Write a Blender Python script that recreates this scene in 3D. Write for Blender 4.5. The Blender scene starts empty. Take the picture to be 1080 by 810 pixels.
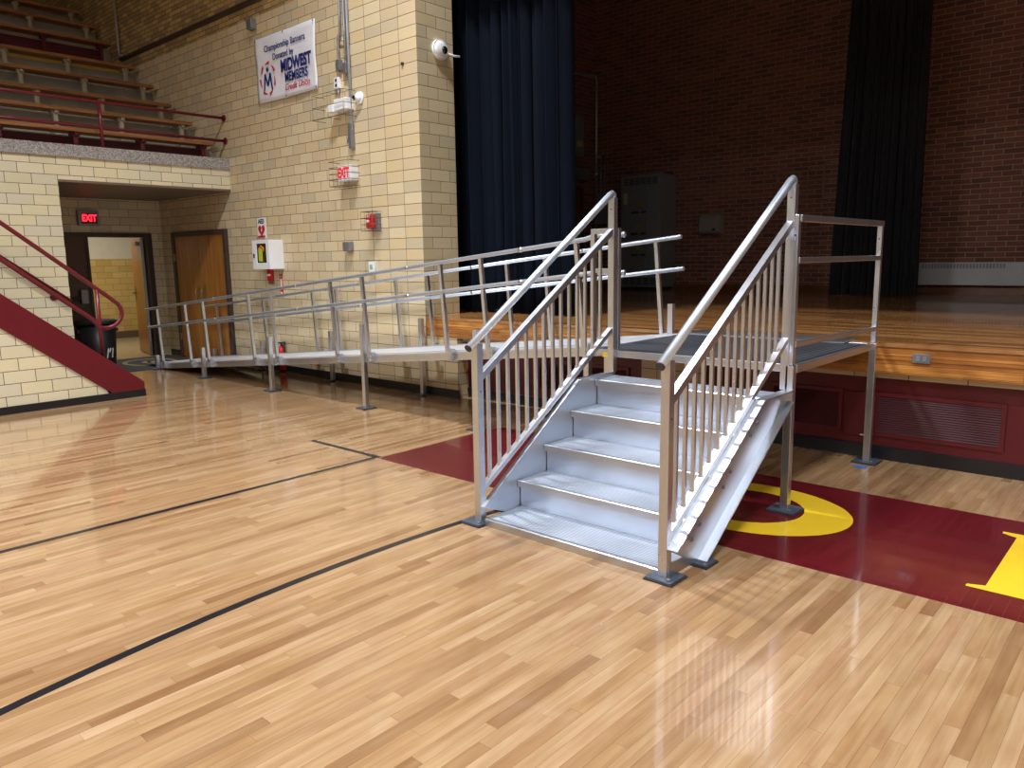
import bpy, bmesh, math, random
from mathutils import Vector, Matrix
random.seed(7)
C = bpy.context.scene.collection
S = bpy.context.scene

# ------------------------------------------------------------------ camera, world, lights, exposure
CH = 1.6
a, t, r, f = -.7312, .1629, -.0155, 806.65
fw = Vector((math.sin(a)*math.cos(t), math.cos(a)*math.cos(t), -math.sin(t)))
rt = Vector((math.cos(a), -math.sin(a), 0)); up = rt.cross(fw)
rt2 = math.cos(r)*rt + math.sin(r)*up; up2 = -math.sin(r)*rt + math.cos(r)*up
cd = bpy.data.cameras.new('camera'); cam = bpy.data.objects.new('camera', cd); C.objects.link(cam)
cd.sensor_width = 36; cd.lens = f*36/1080; cd.clip_end = 200; cd.clip_start = .05
m = Matrix((rt2, up2, -fw)).transposed().to_4x4(); m.translation = (0, 0, CH)
cam.matrix_world = m
S.camera = cam
S.view_settings.view_transform = 'Standard'; S.view_settings.look = 'None'
S.view_settings.exposure = 0.0; S.view_settings.gamma = 1; S.view_settings.use_curve_mapping = False
w = bpy.data.worlds.new('world'); S.world = w; w.use_nodes = True
w.node_tree.nodes['Background'].inputs[0].default_value = (.75, .85, 1, 1)
w.node_tree.nodes['Background'].inputs[1].default_value = .03
LAMP_W = 265.0
LAMP_X = (-5.9, 0.4, 6.0)
LAMP_Y = (4.0, -0.5, -5.0, -9.5)
for lx in LAMP_X:
    for ly in LAMP_Y:
        ld = bpy.data.lights.new('high_bay_lamp', 'AREA'); ld.shape = 'RECTANGLE'; ld.size = .7; ld.size_y = .35
        ld.energy = LAMP_W*{-5.9: 1.1, .4: .58, 6.0: .6}[lx]*(1 if ly > -3 else 1.25); ld.color = (.93, .955, 1); ld.spread = 2.05 if ly > -3 else 2.95
        lo = bpy.data.objects.new('high_bay_lamp', ld); C.objects.link(lo); lo.location = (lx, ly, 8.3)
# corridor lamp beyond the open door
ld = bpy.data.lights.new('corridor_lamp', 'AREA'); ld.size = .6; ld.energy = 48; ld.color = (1, .95, .82)
lo = bpy.data.objects.new('corridor_lamp', ld); C.objects.link(lo); lo.location = (-15.6, 5.6, 2.95)
# ------------------------------------------------------------------ colour + materials
def lin(c):
    return tuple(((x/255)/12.92 if x/255 <= .04045 else ((x/255+.055)/1.055)**2.4) for x in c) + (1,)
class NT:
    def __init__(s, name):
        s.m = bpy.data.materials.new(name); s.m.use_nodes = True; s.t = s.m.node_tree; s.b = s.t.nodes['Principled BSDF']
    def n(s, typ, **k):
        nd = s.t.nodes.new(typ)
        for a_, v in k.items(): setattr(nd, a_, v)
        return nd
    def l(s, a_, b_): s.t.links.new(a_, b_)
    def math(s, op, x, y=None, clamp=False):
        nd = s.n('ShaderNodeMath', operation=op); nd.use_clamp = clamp
        for i, v in enumerate((x, y)):
            if v is None: continue
            if isinstance(v, (int, float)): nd.inputs[i].default_value = v
            else: s.l(v, nd.inputs[i])
        return nd.outputs[0]
    def ramp(s, fac, stops, const=False):
        nd = s.n('ShaderNodeValToRGB'); e = nd.color_ramp.elements
        if const: nd.color_ramp.interpolation = 'CONSTANT'
        e[0].position = stops[0][0]; e[0].color = lin(stops[0][1]); e[1].position = stops[-1][0]; e[1].color = lin(stops[-1][1])
        for p, c in stops[1:-1]:
            x = e.new(p); x.color = lin(c)
        s.l(fac, nd.inputs[0]); return nd.outputs[0]
    def mix(s, fac, c1, c2, mode='MIX'):
        nd = s.n('ShaderNodeMix', data_type='RGBA', blend_type=mode)
        for i, v in ((0, fac), (6, c1), (7, c2)):
            if isinstance(v, (int, float)): nd.inputs[i].default_value = v
            elif isinstance(v, tuple): nd.inputs[i].default_value = v
            else: s.l(v, nd.inputs[i])
        return nd.outputs[2]
    def set(s, k, v):
        if isinstance(v, (int, float, tuple)): s.b.inputs[k].default_value = v
        else: s.l(v, s.b.inputs[k])
    def bump(s, h, st=.3, d=.01):
        nd = s.n('ShaderNodeBump'); nd.inputs['Strength'].default_value = st; nd.inputs['Distance'].default_value = d
        s.l(h, nd.inputs['Height']); s.l(nd.outputs[0], s.b.inputs['Normal'])
    def coords(s):
        tc = s.n('ShaderNodeTexCoord'); sp = s.n('ShaderNodeSeparateXYZ'); s.l(tc.outputs['Object'], sp.inputs[0])
        return tc.outputs['Object'], sp.outputs
    def noise(s, vec, scale, detail=2, sc=None):
        nd = s.n('ShaderNodeTexNoise'); nd.inputs['Scale'].default_value = scale; nd.inputs['Detail'].default_value = detail
        if sc:
            mp = s.n('ShaderNodeMapping'); mp.inputs['Scale'].default_value = sc; s.l(vec, mp.inputs[0]); vec = mp.outputs[0]
        s.l(vec, nd.inputs['Vector']); return nd.outputs[0]

def plain(name, col, rough=.5, metal=0, var=.06, scale=9, **k):
    g = NT(name); v, _ = g.coords(); n = g.noise(v, scale, 4)
    c = lin(col); lo_ = tuple(x*(1-var) for x in c[:3])+(1,); hi = tuple(min(1, x*(1+var)) for x in c[:3])+(1,)
    g.set('Base Color', g.mix(n, lo_, hi)); g.set('Roughness', rough); g.set('Metallic', metal)
    for q, vv in k.items(): g.set(q.replace('_', ' '), vv)
    return g.m

def blocks(name, ax, bw, bh, cols, mortar, mw=.006, off=.5, rough=.3, u0=0, z0=0, bump=.35, grime=.0, mvar=0):
    """running or stacked courses of blocks; ax 'x' or 'y' picks the horizontal axis of the wall"""
    g = NT(name); vec, o = g.coords(); u = o['X' if ax == 'x' else 'Y']; z = o['Z']
    zz = g.math('DIVIDE', g.math('SUBTRACT', z, z0), bh); row = g.math('FLOOR', zz); fz = g.math('FRACT', zz)
    sh = g.math('MULTIPLY', g.math('FLOORED_MODULO', row, 2), off)
    uu = g.math('ADD', g.math('DIVIDE', g.math('SUBTRACT', u, u0), bw), sh); col = g.math('FLOOR', uu); fu = g.math('FRACT', uu)
    cb = g.n('ShaderNodeCombineXYZ'); g.l(row, cb.inputs[0]); g.l(col, cb.inputs[1])
    wn = g.n('ShaderNodeTexWhiteNoise', noise_dimensions='2D'); g.l(cb.outputs[0], wn.inputs['Vector'])
    n = len(cols); ramp = g.ramp(wn.outputs[0], [(i/n, c) for i, c in enumerate(cols)], True)
    eu = g.math('MULTIPLY', g.math('MINIMUM', fu, g.math('SUBTRACT', 1, fu)), bw)
    ez = g.math('MULTIPLY', g.math('MINIMUM', fz, g.math('SUBTRACT', 1, fz)), bh)
    e = g.math('MINIMUM', eu, ez)
    msk = g.math('LESS_THAN', e, mw/2)
    ns = g.noise(vec, 30, 5); base = g.mix(.12, ramp, g.mix(ns, (.5, .5, .5, 1), (1, 1, 1, 1)), 'MULTIPLY')
    if grime:
        gr = g.noise(vec, 2.2, 4); base = g.mix(g.math('MULTIPLY', g.math('SUBTRACT', gr, .45, True), grime*4, True), base, lin((110, 95, 70)))
    base = g.mix(msk, base, lin(mortar))
    g.set('Base Color', base)
    g.set('Roughness', g.math('ADD', g.math('MULTIPLY', msk, .4), rough))
    hgt = g.math('MINIMUM', g.math('DIVIDE', e, mw*1.2), 1)
    g.bump(hgt, bump, .004)
    return g.m

def planks(name, along, pw, plen, cols, gap=.0012, rough=.16, gapcol=(90, 60, 35), grain=.35, u0=0, coat=.5, gloss_var=.06):
    g = NT(name); vec, o = g.coords(); L_ = o[along.upper()]; W_ = o[{'X': 'Y', 'Y': 'X', 'x': 'Z'}[along]]
    uu = g.math('DIVIDE', g.math('SUBTRACT', W_, u0), pw); row = g.math('FLOOR', uu); fu = g.math('FRACT', uu)
    w1 = g.n('ShaderNodeTexWhiteNoise', noise_dimensions='1D'); g.l(row, w1.inputs['W'])
    ll = g.math('ADD', g.math('DIVIDE', L_, plen), g.math('MULTIPLY', w1.outputs[0], 17.3))
    # uneven board lengths
    ll = g.math('ADD', ll, g.math('MULTIPLY', g.math('SINE', g.math('MULTIPLY', ll, 2.1)), .3))
    col = g.math('FLOOR', ll); fl = g.math('FRACT', ll)
    cb = g.n('ShaderNodeCombineXYZ'); g.l(row, cb.inputs[0]); g.l(col, cb.inputs[1])
    wn = g.n('ShaderNodeTexWhiteNoise', noise_dimensions='2D'); g.l(cb.outputs[0], wn.inputs['Vector'])
    n = len(cols); c = g.ramp(wn.outputs[0], [(i/(n-1) if n > 1 else 0, k) for i, k in enumerate(cols)])
    sc = {'X': (1.5, 40, 40), 'x': (1.5, 40, 40), 'Y': (40, 1.5, 40)}[along]
    off = g.n('ShaderNodeVectorMath', operation='ADD'); g.l(vec, off.inputs[0]); g.l(wn.outputs[1], off.inputs[1])
    sc2 = g.n('ShaderNodeVectorMath', operation='MULTIPLY_ADD'); sc2.inputs[1].default_value = (7, 7, 7)
    g.l(wn.outputs[1], sc2.inputs[0]); g.l(vec, sc2.inputs[2]); sc2.inputs[2].default_value = (0, 0, 0)
    g.l(vec, sc2.inputs[2])
    gn = g.noise(sc2.outputs[0], 1.0, 6, sc)
    gn2 = g.noise(sc2.outputs[0], 1.0, 3, {'X': (4, 14, 14), 'x': (4, 14, 14), 'Y': (14, 3, 14)}[along])
    gm = g.ramp(gn, [(.3, (175, 150, 125)), (.62, (255, 255, 255))])
    c = g.mix(grain, c, gm, 'MULTIPLY')
    gm2 = g.ramp(gn2, [(.35, (200, 165, 125)), (.6, (255, 255, 255))])
    c = g.mix(grain, c, gm2, 'MULTIPLY')
    e1 = g.math('MULTIPLY', g.math('MINIMUM', fu, g.math('SUBTRACT', 1, fu)), pw)
    e2 = g.math('MULTIPLY', g.math('MINIMUM', fl, g.math('SUBTRACT', 1, fl)), plen)
    e = g.math('MINIMUM', e1, e2); msk = g.math('LESS_THAN', e, gap/2)
    c = g.mix(g.math('MULTIPLY', msk, .75), c, lin(gapcol))
    g.set('Base Color', c)
    rn = g.noise(vec, 1.7, 5)
    g.set('Roughness', g.math('ADD', g.math('MULTIPLY', rn, gloss_var), rough))
    wob = g.noise(vec, 9, 2)
    hh = g.math('ADD', g.math('MULTIPLY', g.math('MINIMUM', g.math('DIVIDE', e, .002), 1), .3), g.math('MULTIPLY', wob, .5))
    hh = g.math('ADD', hh, g.math('MULTIPLY', wn.outputs[0], .15))
    g.bump(hh, .12, .002)
    g.set('Coat Weight', coat); g.set('Coat Roughness', .05)
    return g.m

def alu(name, col=(206, 212, 222), rough=.3, groove=None, freq=60, dirn='X', depth=.6, dark=None, metal=.8):
    """extruded aluminium, optional grooves running along dirn"""
    g = NT(name); vec, o = g.coords()
    n = g.noise(vec, 6, 5); n2 = g.noise(vec, 60, 3)
    c = lin(col); g.set('Metallic', metal)
    colr = g.mix(n, tuple(x*.86 for x in c[:3])+(1,), c)
    hgt = g.math('MULTIPLY', n2, .02)
    if groove:
        ax = o[groove]
        s_ = g.math('SINE', g.math('MULTIPLY', ax, freq*2*math.pi))
        st = g.math('GREATER_THAN', s_, .35)
        hgt = g.math('ADD', g.math('MULTIPLY', st, -depth), hgt)
        if dark: colr = g.mix(st, colr, lin(dark))
    g.set('Base Color', colr)
    g.set('Roughness', g.math('ADD', g.math('MULTIPLY', n, .14), rough-.05))
    g.bump(hgt, .35, .003)
    return g.m

def emis(name, col, st):
    g = NT(name); g.set('Base Color', lin(col)); g.set('Emission Color', lin(col)); g.set('Emission Strength', st); return g.m

TILE = [(212, 194, 158), (216, 198, 160), (206, 187, 152), (214, 193, 152), (200, 186, 156), (218, 202, 166), (210, 190, 156)]
TILE2 = [(222, 211, 178), (226, 214, 182), (216, 206, 172), (224, 212, 174), (216, 207, 180)]
M = {}
M['tile'] = blocks('glazed_tile_running_x', 'x', .305, .1305, TILE, (118, 96, 66), .007, .5, .28, -6.82, .03)
M['tilestack'] = blocks('glazed_tile_stacked_x', 'x', .309, .1305, TILE, (112, 92, 66), .007, 0, .28, -6.82, .03)
M['tiley'] = blocks('glazed_tile_running_y', 'y', .302, .1305, [(202, 190, 154), (194, 180, 144), (206, 192, 158), (190, 180, 150), (200, 184, 148)], (110, 92, 66), .006, .5, .28, 6.09, .03)
M['tilewall'] = blocks('pale_glazed_tile_y', 'y', .3, .1305, TILE2, (92, 82, 62), .007, .5, .25, 3.7, .015)
M['tileside'] = blocks('pale_glazed_tile_side_y', 'y', .31, .138, TILE2, (84, 78, 66), .007, .5, .25, 2.43, .05)
M['tilealc'] = blocks('alcove_tile_y', 'y', .31, .1305, TILE, (110, 92, 66), .006, .5, .3, 3.7, .03)
M['tileh'] = blocks('corridor_tile', 'y', .305, .1305, [(222, 190, 118), (214, 180, 108), (228, 198, 128)], (150, 120, 70), .006, .5, .3)
M['brickhi'] = blocks('upper_yellow_brick', 'x', .205, .068, [(176, 146, 96), (188, 158, 104), (160, 134, 92), (196, 166, 112), (150, 128, 92)], (96, 76, 52), .009, .5, .45, 0, .04)
M['brick'] = blocks('red_stage_brick', 'x', .27, .0815, [(140, 86, 70), (128, 76, 62), (148, 92, 74), (116, 72, 60), (134, 80, 66)], (172, 146, 126), .013, .5, .75, 0, .93, .5)
M['bricky'] = blocks('red_stage_brick_y', 'y', .27, .0815, [(130, 78, 62), (118, 70, 56), (138, 84, 68), (108, 66, 54)], (160, 130, 110), .013, .5, .75, 0, .93, .5)
WOOD = [(150, 117, 84), (178, 147, 110), (168, 137, 100), (184, 154, 119), (162, 129, 92), (174, 142, 103), (142, 107, 74), (180, 150, 113), (170, 134, 102)]
M['floor'] = planks('maple_floor', 'Y', .0572, .85, WOOD, rough=.13)
M['stage'] = planks('stage_floor_boards', 'X', .085, 2.4, [(184, 134, 80), (214, 162, 100), (150, 100, 54), (198, 146, 90), (132, 86, 48), (206, 152, 96)], rough=.22, grain=.5)
M['front'] = planks('stage_fascia_boards', 'x', .058, 2.2, [(204, 140, 62), (214, 152, 74), (190, 124, 52), (222, 160, 84)], gap=.004, rough=.3, u0=.72, grain=.6, gapcol=(70, 40, 18))
M['maroonpaint'] = planks('maroon_court_paint', 'Y', .0572, .85, [(96, 22, 30), (92, 20, 28), (100, 24, 32)], gap=.0010, rough=.16, gapcol=(128, 62, 64), grain=.12)
M['yellowpaint'] = plain('yellow_court_paint', (232, 194, 46), .16)
M['blackpaint'] = plain('black_court_line', (30, 30, 34), .2)
M['maroon'] = plain('maroon_enamel', (100, 22, 32), .32)
M['maroond'] = plain('maroon_panel', (98, 24, 32), .4)
M['burg'] = plain('burgundy_seat_panel', (92, 26, 40), .5)
M['railpaint'] = plain('maroon_rail_paint', (104, 24, 36), .28)
M['black'] = plain('black_cove_rubber', (26, 27, 32), .35)
M['rubber'] = plain('dark_rubber_pad', (44, 48, 56), .6)
M['cream'] = plain('cream_painted_plaster', (166, 160, 148), .7)
M['creamp'] = plain('cream_bracket_paint', (178, 166, 142), .5)
M['yel'] = plain('yellow_lit_riser', (236, 200, 104), .5)  # light on a bench riser, put into the colour
g = NT('speckled_granite'); v, o = g.coords(); vo = g.n('ShaderNodeTexVoronoi'); vo.inputs['Scale'].default_value = 95; g.l(v, vo.inputs['Vector'])
g.set('Base Color', g.ramp(vo.outputs['Color'], [(.0, (84, 82, 80)), (.45, (140, 136, 132)), (1, (196, 192, 186))])); g.set('Roughness', .5); M['granite'] = g.m
M['alu'] = alu('mill_aluminium', (206, 212, 222), .3, metal=.95)
M['alupost'] = alu('aluminium_tube', (218, 221, 228), .28, metal=.95)
M['alupipe'] = alu('clear_anodised_pipe', (214, 226, 242), .34)
M['tread'] = alu('grooved_tread', (224, 232, 244), .46, 'Y', 55, depth=.8, dark=(160, 172, 194), metal=.78)
M['deckdark'] = alu('worn_grooved_deck', (120, 124, 132), .45, 'X', 22, depth=1, dark=(70, 74, 82))
M['deckl'] = alu('grooved_ramp_deck', (236, 240, 246), .45, 'Y', 40, depth=.3, metal=.6)
M['slate'] = plain('slate_plate', (92, 100, 114), .42, .55)
M['cap'] = plain('black_plastic_cap', (28, 28, 30), .4)
M['steel'] = plain('grey_steel', (140, 142, 146), .4, .6)
M['guardwire'] = plain('dark_guard_wire', (84, 78, 70), .5)
M['galv'] = plain('galvanised_conduit', (178, 184, 192), .3, .7)
M['white'] = plain('white_enamel', (232, 234, 236), .3)
M['whitep'] = plain('white_plastic', (236, 238, 240), .4)
M['lens'] = plain('smoked_lens', (12, 12, 14), .08)
M['vinyl'] = plain('white_vinyl_banner', (232, 234, 242), .45)
M['navy'] = plain('navy_print', (28, 34, 110), .5)
M['redp'] = plain('red_print', (190, 30, 48), .5)
M['redb'] = plain('red_enamel', (196, 26, 30), .3)
M['blk'] = plain('black_print', (20, 20, 22), .5)
g = NT('varnished_oak_door'); v, o = g.coords(); n = g.noise(v, 1, 6, (22, 22, 1.4)); n2 = g.noise(v, 1.3, 3)
c = g.ramp(n, [(.3, (134, 82, 28)), (.55, (166, 106, 40)), (.75, (184, 124, 54))]); c = g.mix(g.math('MULTIPLY', n2, .35), c, lin((140, 84, 34))); g.set('Base Color', c); g.set('Roughness', .3); M['doorwood'] = g.m
M['doorframe'] = plain('dark_brown_frame', (62, 50, 44), .4)
M['doordark'] = plain('dark_brown_door', (84, 50, 30), .35)
M['brass'] = plain('tarnished_brass', (150, 130, 90), .35, .8)
M['soffit'] = plain('brown_soffit', (110, 92, 76), .5)
g = NT('bench_board'); v, o = g.coords(); n = g.noise(v, 1, 5, (30, 1.5, 30))
g.set('Base Color', g.ramp(n, [(.3, (120, 74, 40)), (.6, (160, 106, 60)), (.8, (176, 122, 74))])); g.set('Roughness', .4); M['benchwood'] = g.m
g = NT('navy_velvet'); v, o = g.coords(); n = g.noise(v, 3, 3)
g.set('Base Color', g.mix(n, lin((5, 11, 22)), lin((9, 19, 34)))); g.set('Roughness', .95); g.set('Specular IOR Level', .15); M['velvet'] = g.m
g = NT('black_velvet'); g.set('Base Color', lin((9, 10, 17))); g.set('Roughness', .9); g.set('Sheen Weight', .1); M['blackvelvet'] = g.m
M['cab'] = plain('grey_switchboard', (128, 136, 138), .4)
M['heater'] = plain('off_white_heater', (196, 200, 206), .4)
M['louvre'] = plain('maroon_louvre', (86, 30, 38), .45)
M['dark'] = plain('dark_recess', (18, 12, 12), .8)
M['ceil'] = plain('ceiling_panels', (200, 196, 186), .8)
M['hallwhite'] = plain('corridor_white', (232, 226, 208), .6)
M['hallfloor'] = plain('corridor_floor', (190, 170, 136), .2)
M['carpet'] = plain('charcoal_mat', (52, 54, 62), .9, 0, .3, 90)
M['gold'] = plain('gold_mat_print', (150, 132, 84), .9)
M['blacklow'] = plain('black_plastic_bin', (26, 28, 32), .4)
M['tape'] = plain('blue_tape', (40, 110, 210), .5)
M['label'] = plain('yellow_label', (228, 190, 40), .5)
M['green'] = plain('pale_green_sticker', (120, 190, 160), .5)
M['exitred'] = emis('lit_exit_red', (255, 40, 60), 2.2)
g = NT('clear_window'); g.set('Base Color', (1, 1, 1, 1)); g.set('Roughness', .02); g.set('Transmission Weight', 1.0); g.set('IOR', 1.1); M['glass'] = g.m
M['lime'] = plain('lime_case', (190, 200, 50), .5)
M['orange'] = plain('orange_case', (220, 120, 40), .5)
# ------------------------------------------------------------------ mesh helpers
class MB:
    def __init__(s): s.bm = bmesh.new(); s.mats = []; s.cur = 0
    def mat(s, m_):
        if m_ not in s.mats: s.mats.append(m_)
        s.cur = s.mats.index(m_); return s
    def _f(s, fs):
        for f_ in fs: f_.material_index = s.cur
    def box(s, x0, x1, y0, y1, z0, z1):
        v = [s.bm.verts.new(p) for p in ((x0, y0, z0), (x1, y0, z0), (x1, y1, z0), (x0, y1, z0), (x0, y0, z1), (x1, y0, z1), (x1, y1, z1), (x0, y1, z1))]
        s._f([s.bm.faces.new([v[i] for i in q]) for q in ((0, 3, 2, 1), (4, 5, 6, 7), (0, 1, 5, 4), (1, 2, 6, 5), (2, 3, 7, 6), (3, 0, 4, 7))]); return s
    def bar(s, p, q, w_, h_, upv=(0, 0, 1)):
        """square bar from p to q, w_ across, h_ along the up side"""
        p = Vector(p); q = Vector(q); d = (q-p).normalized(); u = Vector(upv)
        if abs(d.dot(u)) > .99: u = Vector((0, 1, 0))
        sd = d.cross(u).normalized()*w_/2; uu = sd.normalized().cross(d).normalized()*h_/2
        v = [s.bm.verts.new(c+k) for c in (p, q) for k in (-sd-uu, sd-uu, sd+uu, -sd+uu)]
        s._f([s.bm.faces.new([v[i] for i in q_]) for q_ in ((0, 1, 2, 3), (7, 6, 5, 4), (0, 4, 5, 1), (1, 5, 6, 2), (2, 6, 7, 3), (3, 7, 4, 0))]); return s
    def tube(s, pts, r_, n=12, cap=True):
        pts = [Vector(p) for p in pts]; rings = []; ref = None
        for i, p in enumerate(pts):
            if i == 0: d = pts[1]-p
            elif i == len(pts)-1: d = p-pts[i-1]
            else: d = (pts[i+1]-p).normalized()+(p-pts[i-1]).normalized()
            d.normalize()
            if ref is None: ref = Vector((0, 0, 1)) if abs(d.z) < .9 else Vector((1, 0, 0))
            a_ = d.cross(ref).normalized(); b_ = a_.cross(d).normalized(); ref = b_
            rr = r_[i] if isinstance(r_, (list, tuple)) else r_
            rings.append([s.bm.verts.new(p+a_*math.cos(2*math.pi*k/n)*rr+b_*math.sin(2*math.pi*k/n)*rr) for k in range(n)])
        for A, B in zip(rings, rings[1:]):
            for k in range(n):
                fc = s.bm.faces.new((A[k], A[(k+1) % n], B[(k+1) % n], B[k])); fc.smooth = True; fc.material_index = s.cur
        if cap: s._f([s.bm.faces.new(rings[0][::-1]), s.bm.faces.new(rings[-1])])
        return s
    def prism(s, pts, ax, a0, a1):
        """polygon extruded along an axis: ax 'x' pts=(y,z); 'y' pts=(x,z); 'z' pts=(x,y)"""
        def P(p, c): return {'x': (c, p[0], p[1]), 'y': (p[0], c, p[1]), 'z': (p[0], p[1], c)}[ax]
        A = [s.bm.verts.new(P(p, a0)) for p in pts]; B = [s.bm.verts.new(P(p, a1)) for p in pts]; n = len(pts)
        s._f([s.bm.faces.new(A[::-1]), s.bm.faces.new(B)]+[s.bm.faces.new((A[i], A[(i+1) % n], B[(i+1) % n], B[i])) for i in range(n)]); return s
    def disc(s, c, nrm, r0, d, n=24, r1=None):
        c = Vector(c); nrm = Vector(nrm).normalized(); return s.tube([c, c+nrm*d], [r0, r1 if r1 is not None else r0], n)
    def dome(s, c, nrm, R_, h_, n=20, k=6):
        c = Vector(c); nrm = Vector(nrm).normalized()
        return s.tube([c+nrm*h_*math.sin(math.pi/2*i/k) for i in range(k+1)], [max(.0005, R_*math.cos(math.pi/2*i/k)) for i in range(k+1)], n)
    def face(s, pts):
        s._f([s.bm.faces.new([s.bm.verts.new(p) for p in pts])]); return s
    def build(s, name, m_=None, parent=None, bevel=0, smooth=False):
        bmesh.ops.recalc_face_normals(s.bm, faces=s.bm.faces[:])
        me = bpy.data.meshes.new(name); s.bm.to_mesh(me); s.bm.free()
        ms = s.mats if s.mats else [m_]
        for q in ms: me.materials.append(q)
        if smooth:
            for p in me.polygons: p.use_smooth = True
        o = bpy.data.objects.new(name, me); C.objects.link(o)
        if parent is not None: o.parent = parent; o.matrix_parent_inverse = parent.matrix_basis.inverted()
        if bevel:
            b = o.modifiers.new('bevel', 'BEVEL'); b.width = bevel; b.segments = 2; b.limit_method = 'ANGLE'; b.angle_limit = math.radians(40)
        return o
def tag(o, label, cat, group=None):
    o['label'] = label; o['category'] = cat
    if group: o['group'] = group
    return o
def thing(name, loc, label, cat, group=None):
    o = bpy.data.objects.new(name, None); C.objects.link(o); o.location = loc; o.empty_display_size = .1
    return tag(o, label, cat, group)
def st(o): o['kind'] = 'structure'; return o
def copy_tree(o, d, parent=None, pin=None):
    c = o.copy(); C.objects.link(c)
    if parent is None: c.location = Vector(o.location)+Vector(d)
    else: c.parent = parent; c.matrix_parent_inverse = o.matrix_parent_inverse.copy()
    for ch in [x for x in bpy.data.objects if x.parent == o]: copy_tree(ch, d, c)
    return c
def text(name, body, parent, loc, size, m_, face='-y', shear=0, bold=0, sx=1, align='CENTER', ext=.0008, sy=1):
    cu = bpy.data.curves.new(name, 'FONT'); cu.body = body; cu.size = size; cu.shear = shear; cu.offset = bold; cu.align_x = align; cu.align_y = 'CENTER'; cu.extrude = ext
    cu.materials.append(m_)
    o = bpy.data.objects.new(name, cu); C.objects.link(o)
    o.rotation_euler = (math.pi/2, 0, 0) if face == '-y' else (math.pi/2, 0, math.pi/2)
    o.location = loc; o.scale = (sx, sy, 1)
    bpy.context.view_layer.update()
    me = bpy.data.meshes.new_from_object(o.evaluated_get(bpy.context.evaluated_depsgraph_get())); me.name = name
    q = bpy.data.objects.new(name, me); q.matrix_world = o.matrix_basis.copy(); bpy.data.objects.remove(o); C.objects.link(q); o = q; o.name = name
    if parent is not None: o.parent = parent; o.matrix_parent_inverse = parent.matrix_basis.inverted()
    return o

# ------------------------------------------------------------------ room shell
WY = 6.09; WX = -6.82; BX = -11.16; AX = -13.64
# floor with its painted markings
b = MB().mat(M['floor']); b.box(-13.64, 9, -12, 6.6, -.1, 0)
b.mat(M['maroonpaint']).box(-4.89, 4.5, 3.79, 5.275, .0001, .0006)
b.mat(M['blackpaint'])
b.box(-4.955, -4.905, -4, 3.845, .0001, .0006); b.box(-5.87, -4.955, 3.79, 3.84, .0001, .0006)
arc = [(-3.287+.056*(y_-2.45)**2, y_) for y_ in [i*.25-3 for i in range(27)]]
for (x0, y0), (x1, y1) in zip(arc, arc[1:]):
    if y1 > 3.6: continue
    b.face([(x0-.025, y0, .0006), (x0+.025, y0, .0006), (x1+.025, y1, .0006), (x1-.025, y1, .0006)])
b.mat(M['yellowpaint'])
N = 64; oc = (-2.06, 4.545)
for i in range(N):
    a0, a1 = 2*math.pi*i/N, 2*math.pi*(i+1)/N
    P = lambda a_, ra, rb: (oc[0]+ra*math.cos(a_), oc[1]+rb*math.sin(a_), .001)
    b.face([P(a0, .36, .325), P(a0, .65, .5), P(a1, .65, .5), P(a1, .36, .325)])
def serif(x):
    z_ = .001
    b.face([(x, 4.12, z_), (x+.3, 4.12, z_), (x+.3, 4.95, z_), (x, 4.95, z_)])
    b.face([(x-.075, 4.06, z_), (x+.375, 4.06, z_), (x+.375, 4.09, z_), (x+.3, 4.12, z_), (x, 4.12, z_), (x-.075, 4.09, z_)])
    b.face([(x-.075, 5.02, z_), (x-.075, 4.985, z_), (x, 4.95, z_), (x+.3, 4.95, z_), (x+.375, 4.985, z_), (x+.375, 5.02, z_)])
serif(-.635)
st(b.build('floor'))
# far wall with the banner: running tile, stacked tile near its corner, small brick above
st(MB().box(AX-.2, -7.95, WY, 6.65, 0, 4.96).box(-18, AX-.2, WY, 6.65, 3.15, 4.96).build('wall_back', M['tile']))
st(MB().mat(M['tilestack']).box(-7.95, WX, WY, 6.65, 0, 4.96).mat(M['tiley']).face([(WX+.0005, WY, .9), (WX+.0005, 6.65, .9), (WX+.0005, 6.65, 4.96), (WX+.0005, WY, 4.96)]).build('wall_pilaster'))
st(MB().box(WX, -6.30, WY, 6.3, 0, .70).build('wall_corner', M['tilestack']))
st(MB().box(-18, WX, WY+.01, 6.65, 4.96, 9.5).build('wall_upper', M['brickhi']))
st(MB().box(-6.82, 9, WY, 6.65, 5.5, 9.5).build('wall_header', M['brickhi']))
st(MB().box(7.2, 9, WY, 6.65, .93, 6.3).build('wall_right', M['tile']))
st(MB().box(9, 9.2, -12, 15, 0, 9.5).build('wall_east', M['cream']))
st(MB().box(-18, 9, -12.2, -12, 0, 9.5).build('wall_front', M['cream']))
st(MB().box(-18, 9.2, -12.2, 6.65, 9.5, 9.6).build('ceiling', M['ceil']))
st(MB().box(-18.2, -18, -12, 6.65, 0, 9.5).build('wall_west', M['brickhi']))
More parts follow.
